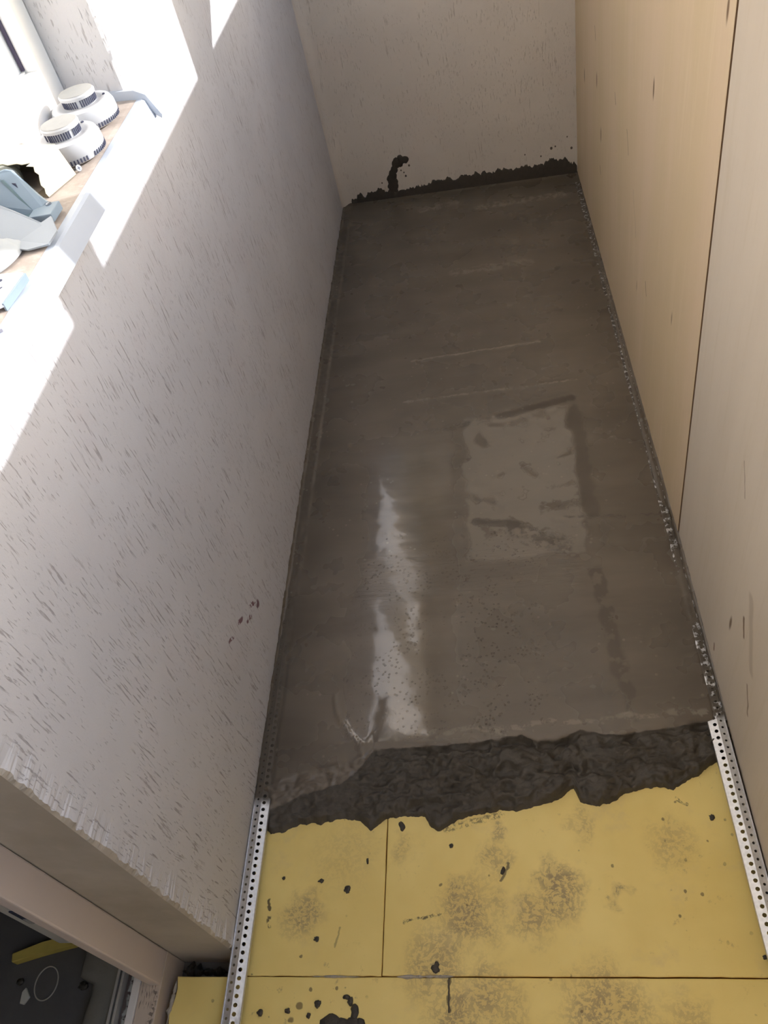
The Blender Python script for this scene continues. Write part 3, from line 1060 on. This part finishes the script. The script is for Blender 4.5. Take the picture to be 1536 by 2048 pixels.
# ------------------------------------------------------------------ mortar smear at the foot of the end wall
def smear():
    xs_ = np.linspace(-.57, .334, 260)
    hgt = np.interp(xs_, [-.57, -.54, -.50, -.45, -.42, -.36, -.30, -.22, -.15, -.09, -.04, .02, .10, .18, .24, .29, .325, .334],
                    [.010, .028, .036, .050, .040, .030, .034, .046, .052, .058, .060, .050, .058, .060, .068, .062, .045, .030])
    hgt = hgt + .018 * fbm(xs_ * 55, 2 + 0 * xs_, 4) + .012 * np.abs(fbm(xs_ * 150, 7 + 0 * xs_, 3))
    vs, fs = [], []
    m_ = 14
    for i, x in enumerate(xs_):
        yb = yb0 + (x + .605) / .95 * (yb1 - yb0)
        for k in range(m_):
            q = k / (m_ - 1)
            z = -.004 + max(.006, hgt[i]) * q
            d = .0045 * (1 - q) ** .7 + .0018 * vnoise(x * 160, z * 160) * (1 if k < m_ - 1 else 0) + (.0 if k < m_ - 1 else -.0015)
            vs.append((x, yb - d, z))
    for i in range(len(xs_) - 1):
        for k in range(m_ - 1):
            a = i * m_ + k
            fs.append((a, a + 1, a + m_ + 1, a + m_))
    tag(mesh('mortar_smear', vs, fs, m_darkmud, smooth=True), 'dark wet mortar smeared along the foot of the end wall', 'mortar')


smear()


def blotch(path, y_off, name, mat, label, cat, group=None):
    """a flat daub on the end wall: path of (x, z, radius)"""
    bm = bmesh.new()
    for i in range(len(path) - 1):
        for s_ in range(5):
            f = s_ / 5
            x, z, r = [path[i][k] + (path[i + 1][k] - path[i][k]) * f for k in range(3)]
            r *= .9 + .7 * random.random()
            yb = yb0 + (x + .605) / .95 * (yb1 - yb0)
            m = Matrix.Translation((x + random.uniform(-.004, .004), yb, z + random.uniform(-.004, .004))) @ Matrix.Rotation(random.random() * 3, 4, 'Y') @ Matrix.Diagonal((r, .0022, r * random.uniform(.6, 1), 1))
            bmesh.ops.create_icosphere(bm, subdivisions=2, radius=1.0, matrix=m)
    return tag(obj(name, bm, mat, smooth=True), label, cat, group)


blotch([(-.385, .035, .020), (-.388, .075, .017), (-.380, .105, .014), (-.362, .135, .014), (-.335, .150, .018), (-.318, .152, .012)], 0, 'mortar_daub', m_darkmud,
       'hooked dark mortar daub on the end wall above the smear', 'mortar')
m_splash = simple('splash_mortar', (.14, .11, .085), .8)
for k, (x, z, r) in enumerate([(-.31, .125, .004), (-.335, .10, .003), (-.33, .085, .004), (-.345, .11, .003), (.315, .10, .0045), (.24, .11, .005), (.255, .115, .003), (.30, .145, .0025), (.20, .085, .003), (.27, .06, .003), (-.43, .07, .003), (.14, .10, .0025)]):
    yb = yb0 + (x + .605) / .95 * (yb1 - yb0)
    bm = bmesh.new(); bmesh.ops.create_icosphere(bm, subdivisions=2, radius=1.0, matrix=Matrix.Diagonal((r, .0012, r * 1.2, 1)))
    o = obj('mortar_splash', bm, m_splash, smooth=True); o.location = (x, yb, z)
    SPL = ['speck just right of the hooked daub, highest of four', 'speck inside the curve of the hooked daub', 'speck low beside the stem of the hooked daub', 'second speck down right of the hooked daub',
           'round splash near the plywood corner above the smear', 'larger splash left of the plywood corner', 'small splash just right of the larger one by the corner', 'topmost speck near the plywood corner',
           'speck above the smear, leftmost of the corner group', 'speck touching the smear below the larger splash', 'speck left of the hooked daub', 'lone speck on the wall midway along the smear']
    tag(o, 'tiny dried mortar ' + SPL[k], 'mortar splash', 'mortar splashes on the end wall')

# ------------------------------------------------------------------ droppings on the foam
def drop(x, y, r, ax, label, seed, ang=0.0, h=.0035):
    n_ = 22
    vs, fs = [], []
    for ring, (rr, zz_) in enumerate([(1.0, -.0008), (.93, h * .5), (.7, h * .85), (.3, h)]):
        for k in range(n_):
            a = 2 * math.pi * k / n_
            q = 1 + .28 * fbm(np.array([math.cos(a) * 1.6 + seed]), np.array([math.sin(a) * 1.6 + seed]), 3)[0] * 2
            px, py = r * rr * q * math.cos(a), r * ax * rr * q * math.sin(a)
            vs.append((px * math.cos(ang) - py * math.sin(ang), px * math.sin(ang) + py * math.cos(ang), zz_))
    for i in range(3):
        for k in range(n_):
            j = (k + 1) % n_
            fs.append((i * n_ + k, i * n_ + j, (i + 1) * n_ + j, (i + 1) * n_ + k))
    fs.append(tuple(3 * n_ + k for k in range(n_)))
    o = mesh('mortar_dropping', vs, fs, m_darkmud, smooth=True)
    o.location = (x, y, ZB)
    return tag(o, label, 'mortar dropping', 'mortar droppings on the foam')


for args in [(-.400, .463, .0062, 1.3, 'squarish dark mortar crumb on the left foam board', 1.2, 0.1),
             (-.296, .581, .0058, 1.6, 'wedge of dark mortar just below the torn edge, right of the vertical joint', 2.9, .4),
             (-.198, .540, .0040, 1.0, 'small dark crumb above the middle of the large foam board', 3.3),
             (-.229, .330, .0078, 1.25, 'largest round dark dropping, sitting just above the long joint', 4.7),
             (-.530, .486, .0032, 1.1, 'tiny dark dot near the left metal strip', 5.1),
             (-.454, .480, .0048, .9, 'faint round dropping left of the squarish crumb', 6.4),
             (-.453, .378, .0052, 1.0, 'round dropping below the smudge on the left board', 7.7),
             (.292, .581, .0060, 1.0, 'lone round dark dropping near the right metal strip', 8.8),
             (.325, .347, .0048, .8, 'dark dropping in the right corner above the long joint', 9.9),
             (-.102, .492, .0040, 2.0, 'thin dark crooked crumb on the large board', 10.5, -.4),
             (-.363, .515, .0026, 2.2, 'narrow sliver of mortar left of the vertical joint', 11.2),
             (-.440, .273, .0062, .9, 'oval dark dropping above the big splat', 12.6, .5),
             (-.494, .262, .0045, 1.0, 'jagged dark dropping left of the oval one', 13.3),
             (-.545, .259, .0052, 1.1, 'round dropping beside the left metal strip at the bottom', 14.1),
             (-.455, .255, .0036, 1.3, 'small upright dropping touching the big splat region', 15.4)]:
    drop(*args[:6], ang=args[6] if len(args) > 6 else 0.0)
# big splat at the bottom edge of the picture
bm = bmesh.new()
for (x, y, rx, ry) in [(-.413, .243, .020, .016), (-.395, .236, .022, .018), (-.375, .240, .016, .014), (-.372, .262, .007, .013), (-.380, .278, .006, .007), (-.388, .284, .006, .003), (-.400, .225, .03, .02), (-.36, .245, .008, .009)]:
    bmesh.ops.create_icosphere(bm, subdivisions=3, radius=1.0, matrix=Matrix.Translation((x, y, ZB)) @ Matrix.Diagonal((rx, ry, .0035, 1)))
for v in bm.verts:
    v.co.x += .003 * fbm(np.array([v.co.x * 150]), np.array([v.co.y * 150]), 3)[0]
    v.co.y += .003 * fbm(np.array([v.co.x * 150 + 9]), np.array([v.co.y * 150]), 3)[0]
tag(obj('mortar_splat', bm, m_darkmud, smooth=True), 'big ragged dark mortar splat at the bottom on the nearest foam board', 'mortar')

# ------------------------------------------------------------------ things on the sill
def detector(x, y, z, rot, label):
    root = empty('smoke_detector', (x, y, z))
    root.rotation_euler.z = rot
    bd = lathe('body', [(.049, 0), (.0525, .002), (.054, .011), (.0535, .023), (.050, .0305), (.043, .0325), (.036, .0318), (.0345, .0312)], m_plastic, root, 56)
    cp = lathe('cap', [(.027, .031), (.0275, .043), (.0300, .0435), (.0305, .0475), (.0290, .0498), (.0, .0508)], m_plastic, root, 48)
    lathe('cap_face', [(.0288, .0495), (.0284, .0508), (.026, .0514), (.0, .0516)], m_dusty, cp, 40)
    bm_ = bmesh.new()
    for k in range(44):
        if k % 11 == 0: continue
        a = 2 * math.pi * k / 44
        add_box(bm_, .0270, .0285, -.0010, .0010, .0325, .0425, mat=Matrix.Rotation(a, 4, 'Z'))
    obj('cap_slots', bm_, m_slot, cp)
    bm_ = bmesh.new()
    for k in range(64):
        if k % 16 in (0, 1): continue
        a = 2 * math.pi * k / 64
        add_box(bm_, .0520, .0545, -.0011, .0011, .0030, .0095, mat=Matrix.Rotation(a, 4, 'Z'))
    obj('base_slots', bm_, m_slot, bd)
    bm_ = bmesh.new(); add_box(bm_, -.002, .002, -.002, .002, .0324, .0340, mat=Matrix.Translation((.040, .006, 0)))
    obj('indicator', bm_, m_slot, bd)
    lathe('mounting_lug', [(.011, .003), (.012, .006), (.012, .018), (.010, .022)], m_lug, root, 24, loc=(-.050, -.004, 0))
    return tag(root, label, 'smoke detector', 'smoke detectors on the sill')


detector(-.652, 1.355, 1.0945, .3, 'white round smoke detector nearer the plaster reveal')
detector(-.641, 1.232, 1.0935, .9, 'white round smoke detector behind the cream carton')

# opened cream carton
ct = tag(empty('carton', (-.68, 1.12, 1.096)), 'small cream carton with torn open end, in front of the smoke detectors', 'carton')
c0 = Vector((-.68, 1.12, 1.096))
P1, P2 = Vector((-.614, 1.160, 1.0925)), Vector((-.634, 1.092, 1.0945))
dxw = Vector((-.095, .028, .003))
up = Vector((-.012, .004, .046))
tear = [0, .004, -.003, .006, .010, .004, .007, .0]


def quad_panel(name, a, b_, c_, d_, mat, t=.0009, torn=None):
    n1 = (b_ - a).cross(d_ - a).normalized()
    pts = [a, b_, c_, d_]
    if torn:   # edge b->c torn
        e = [b_ + (c_ - b_) * (k / 8) + (a - b_).normalized() * torn[k % 8] for k in range(9)]
        pts = [a] + e + [d_]
    return prism(name, [p - c0 for p in pts], n1 * t, mat, ct)


quad_panel('side_panel', P1, P2, P2 + up, P1 + up, m_card, torn=[0, -.001, .003, .001, .005, .010, .007, .011])
quad_panel('top_panel', P1 + up, P2 + up, P2 + up + dxw, P1 + up + dxw, m_card, torn=[.011, .006, .009, .004, .008, .002, .005, .001])
quad_panel('bottom_panel', P1, P2, P2 + dxw, P1 + dxw, m_card_in)
quad_panel('side_panel', P1 + dxw, P2 + dxw, P2 + dxw + up, P1 + dxw + up, m_card_in)
quad_panel('back_panel', P1, P1 + up, P1 + up + dxw, P1 + dxw, m_card_in)
bulb = lathe('lens', [(.002, 0), (.018, .004), (.0205, .012), (.0195, .022), (.013, .026)], simple('smoky_lens', (.30, .31, .27), .2, var=.4, scale=60), None, 28)
bulb.parent = ct
bulb.rotation_euler = (math.radians(90), 0, .25)
bulb.location = (-.018, .012, .0245)

# screw
scw = tag(empty('screw', (-.611, 1.170, 1.0965)), 'grey cross-head screw lying against the corner of the carton', 'screw')
scw.rotation_euler = (math.radians(72), 0, math.radians(62))
sh = lathe('screw_head', [(.0015, -.004), (.0048, -.0008), (.0050, 0), (.0046, .0006)], m_steel, scw, 24)
lathe('screw_shank', [(.0003, -.026), (.0016, -.022), (.0015, -.004)], m_steel, scw, 12)
bm = bmesh.new(); add_box(bm, -.0028, .0028, -.0006, .0006, .0004, .0010); add_box(bm, -.0006, .0006, -.0028, .0028, .0004, .0010)
obj('cross_recess', bm, m_slot, sh)

# blue-grey fitting: leaning plate with slots, a foot block with a screw
br = tag(empty('metal_bracket', (-.66, 1.05, 1.092)), 'blue grey plastic fitting with slots leaning on the carton', 'fitting')
b0 = Vector((-.66, 1.05, 1.092))
plate = [(-.62, 1.045, 1.096), (-.606, 1.052, 1.093), (-.628, 1.062, 1.112), (-.647, 1.072, 1.132), (-.656, 1.077, 1.146), (-.664, 1.075, 1.150), (-.690, 1.062, 1.148), (-.76, 1.03, 1.146), (-.76, 1.01, 1.096)]
bp = prism('plate', [Vector(p) - b0 for p in plate], (.003, -.010, .004), m_bluegrey, br, bev=.0012)
prism('rib', [Vector(p) - b0 for p in [(-.668, 1.058, 1.143), (-.664, 1.058, 1.143), (-.634, 1.040, 1.103), (-.638, 1.040, 1.103)]], (.001, -.006, .002), m_bluegrey_d, br)
for (x, z) in [(-.655, 1.137), (-.676, 1.130)]:
    prism('slot', [Vector((x, 1.0575, z)) - b0, Vector((x + .005, 1.0565, z - .001)) - b0, Vector((x + .009, 1.053, z - .013)) - b0, Vector((x + .003, 1.054, z - .013)) - b0], (.0006, -.0035, .001), m_slot, bp)
box('foot', (-.633 - b0.x, -.598 - b0.x, 1.012 - b0.y, 1.050 - b0.y, .0005, .013), m_bluegrey, br, .0015)
box('foot_plate', (-.690 - b0.x, -.633 - b0.x, 1.005 - b0.y, 1.045 - b0.y, .0015, .010), m_bluegrey_d, br, .0015)
lathe('foot_screw', [(.0045, .0), (.0045, .0015), (.003, .0028), (.0, .003)], m_steel, br, 18, loc=(-.612 - b0.x, 1.043 - b0.y, .013))
tube('cable', [Vector(p) - b0 for p in [(-.78, 1.06, 1.160), (-.72, 1.066, 1.166), (-.685, 1.062, 1.160), (-.668, 1.055, 1.145)]], .0016, m_dusty, br)

# folded grey-white card flap in front of the fitting
fp = [(-.760, 1.00, 1.110), (-.690, 1.02, 1.140), (-.640, 1.005, 1.118), (-.602, .988, 1.104), (-.590, .998, 1.106), (-.577, .972, 1.097), (-.584, .948, 1.092), (-.610, .938, 1.094), (-.66, .95, 1.10), (-.76, .955, 1.104)]
prism('card_flap', fp, (.0, -.0015, .003), m_greypaper)
tag(bpy.data.objects['card_flap'], 'folded grey white card flap between the fitting and the white bag', 'card')


# crumpled white bag
def bag():
    """soft white bag: a low pillow with long folds running to a twisted corner"""
    nu, nv = 60, 48
    vs, fs = [], []
    for j in range(nv):
        v = j / (nv - 1)
        for i in range(nu):
            u = i / (nu - 1)
            rim = min(1, 4.5 * min(v, 1 - v, 1 - u)) ** .5
            x = -.79 + u * (.185 - .05 * (1 - v) ** 2 - .02 * v * v)
            y = .862 + v * .100 - .012 * math.sin(u * 3)
            f1 = math.sin(9 * v + 5 * u + 2 * float(fbm(np.array([u * 2]), np.array([v * 2]), 2)[0]))
            f2 = abs(float(fbm(np.array([u * 3 + v * 2]), np.array([v * 6 + 3]), 3)[0]))
            z = 1.0950 + rim * (.030 + .006 * f1 + .016 * f2) * (1 - .35 * u)
            vs.append((x, y, z))
    for j in range(nv - 1):
        for i in range(nu - 1):
            a = j * nu + i
            fs.append((a, a + 1, a + nu + 1, a + nu))
    o = mesh('crumpled_bag', vs, fs, m_paper, smooth=True)
    o.modifiers.new('thick', 'SOLIDIFY').thickness = .0012
    tag(o, 'crumpled white plastic bag lying on the sill', 'bag')


bag()

# hinge plate with holes
hp = tag(empty('hinge_plate', (-.62, .845, 1.094)), 'flat white metal hinge plate with holes, in front of the white bag', 'hinge')
hp.rotation_euler = (math.radians(4), math.radians(6), 0)
out = [(-.050, -.052), (.012, -.052), (.028, -.040), (.036, .018), (.030, .026), (-.050, .022)]
hpl = prism('plate', [(x, y, .006) for x, y in out], (0, 0, .003), simple('white_enamel', (.66, .69, .74), .3), hp, bev=.0008)
prism('turned_rim', [(.026, -.040, .0), (.0285, -.040, .0), (.037, .020, .0), (.0345, .020, .0)], (0, 0, .011), m_bluegrey, hp)
for (x, y, r_) in [(.006, .010, .0028), (-.004, -.034, .0032), (-.03, .0, .003)]:
    lathe('hole', [(r_, .0088), (r_, .0094), (0, .0095)], m_slot, hpl, 16, loc=(x, y, 0))
prism('notch', [(.004, -.018, .0091), (.006, -.018, .0091), (.014, -.004, .0091), (.012, -.004, .0091)], (0, 0, .0005), m_slot, hpl)
prism('notch', [(-.008, -.02, .0091), (.004, -.018, .0091), (.004, -.0165, .0091), (-.008, -.0185, .0091)], (0, 0, .0005), m_slot, hpl)

# pointed steel bit at the sill edge
nt = tag(empty('pointed_bit', (-.60, .765, 1.0905)), 'pointed grey steel bit poking over the sill edge', 'tool')
prism('blade', [(-.05, .006, .001), (.014, -.004, .001), (.026, -.010, .001), (.020, -.014, .001), (-.05, -.006, .001)], (0, 0, .006), simple('grey_violet_steel', (.42, .42, .50), .4), nt, bev=.0012)
prism('groove', [(.000, -.003, .0071), (.016, -.008, .0071), (.012, -.011, .0071), (.000, -.007, .0071)], (0, 0, .0004), m_slot, nt)

# ------------------------------------------------------------------ things on the room floor
oc = prism('foam_offcut', [(-1.105, .365, -.099), (-1.045, .385, -.099), (-.93, .415, -.099), (-.93, .390, -.099), (-1.045, .364, -.099), (-1.10, .348, -.099)], (0, 0, .022), m_offcut, bev=.002)
tag(oc, 'thin yellow foam offcut lying on the dark room floor', 'offcut')
rp = [(-1.022 + .024 * math.cos(a), .316 + .030 * math.sin(a), -.0985) for a in np.linspace(0, 2 * math.pi, 40, endpoint=False)]
tag(tube('wire_ring', rp, .0014, m_ring, closed=True), 'thin pale wire ring on the dark room floor below the foam offcut', 'ring')
ch = prism('plaster_chip', [(-1.068, .300, -.0995), (-1.062, .308, -.0995), (-1.048, .292, -.0995), (-1.056, .278, -.0995), (-1.066, .280, -.0995)], (0, 0, .005), m_chip, bev=.001)
tag(ch, 'small white plaster chip on the dark room floor', 'chip')
ch2 = prism('plaster_chip', [(-.935, .205, -.099), (-.905, .232, -.099), (-.885, .225, -.099), (-.89, .19, -.099), (-.93, .185, -.099)], (0, 0, .02), m_mortar_ledge, bev=.003)
tag(ch2, 'grey mortar lump at the bottom beside the ledge', 'chip')
for k, (x, y, r_) in enumerate([(-1.08, .318, .008), (-.94, .312, .010), (-1.045, .215, .010)]):
    clod(x, y, -.0985, r_, r_ * .8, .004, 70 + k * 3, 'floor_crumb', m_darkmud, ['dark crumb on the room floor left of the wire ring', 'dark crumb on the room floor right of the wire ring', 'dark crumb on the room floor at the bottom below the plaster chip'][k], 'crumb', 'crumbs on the room floor', sub=3)
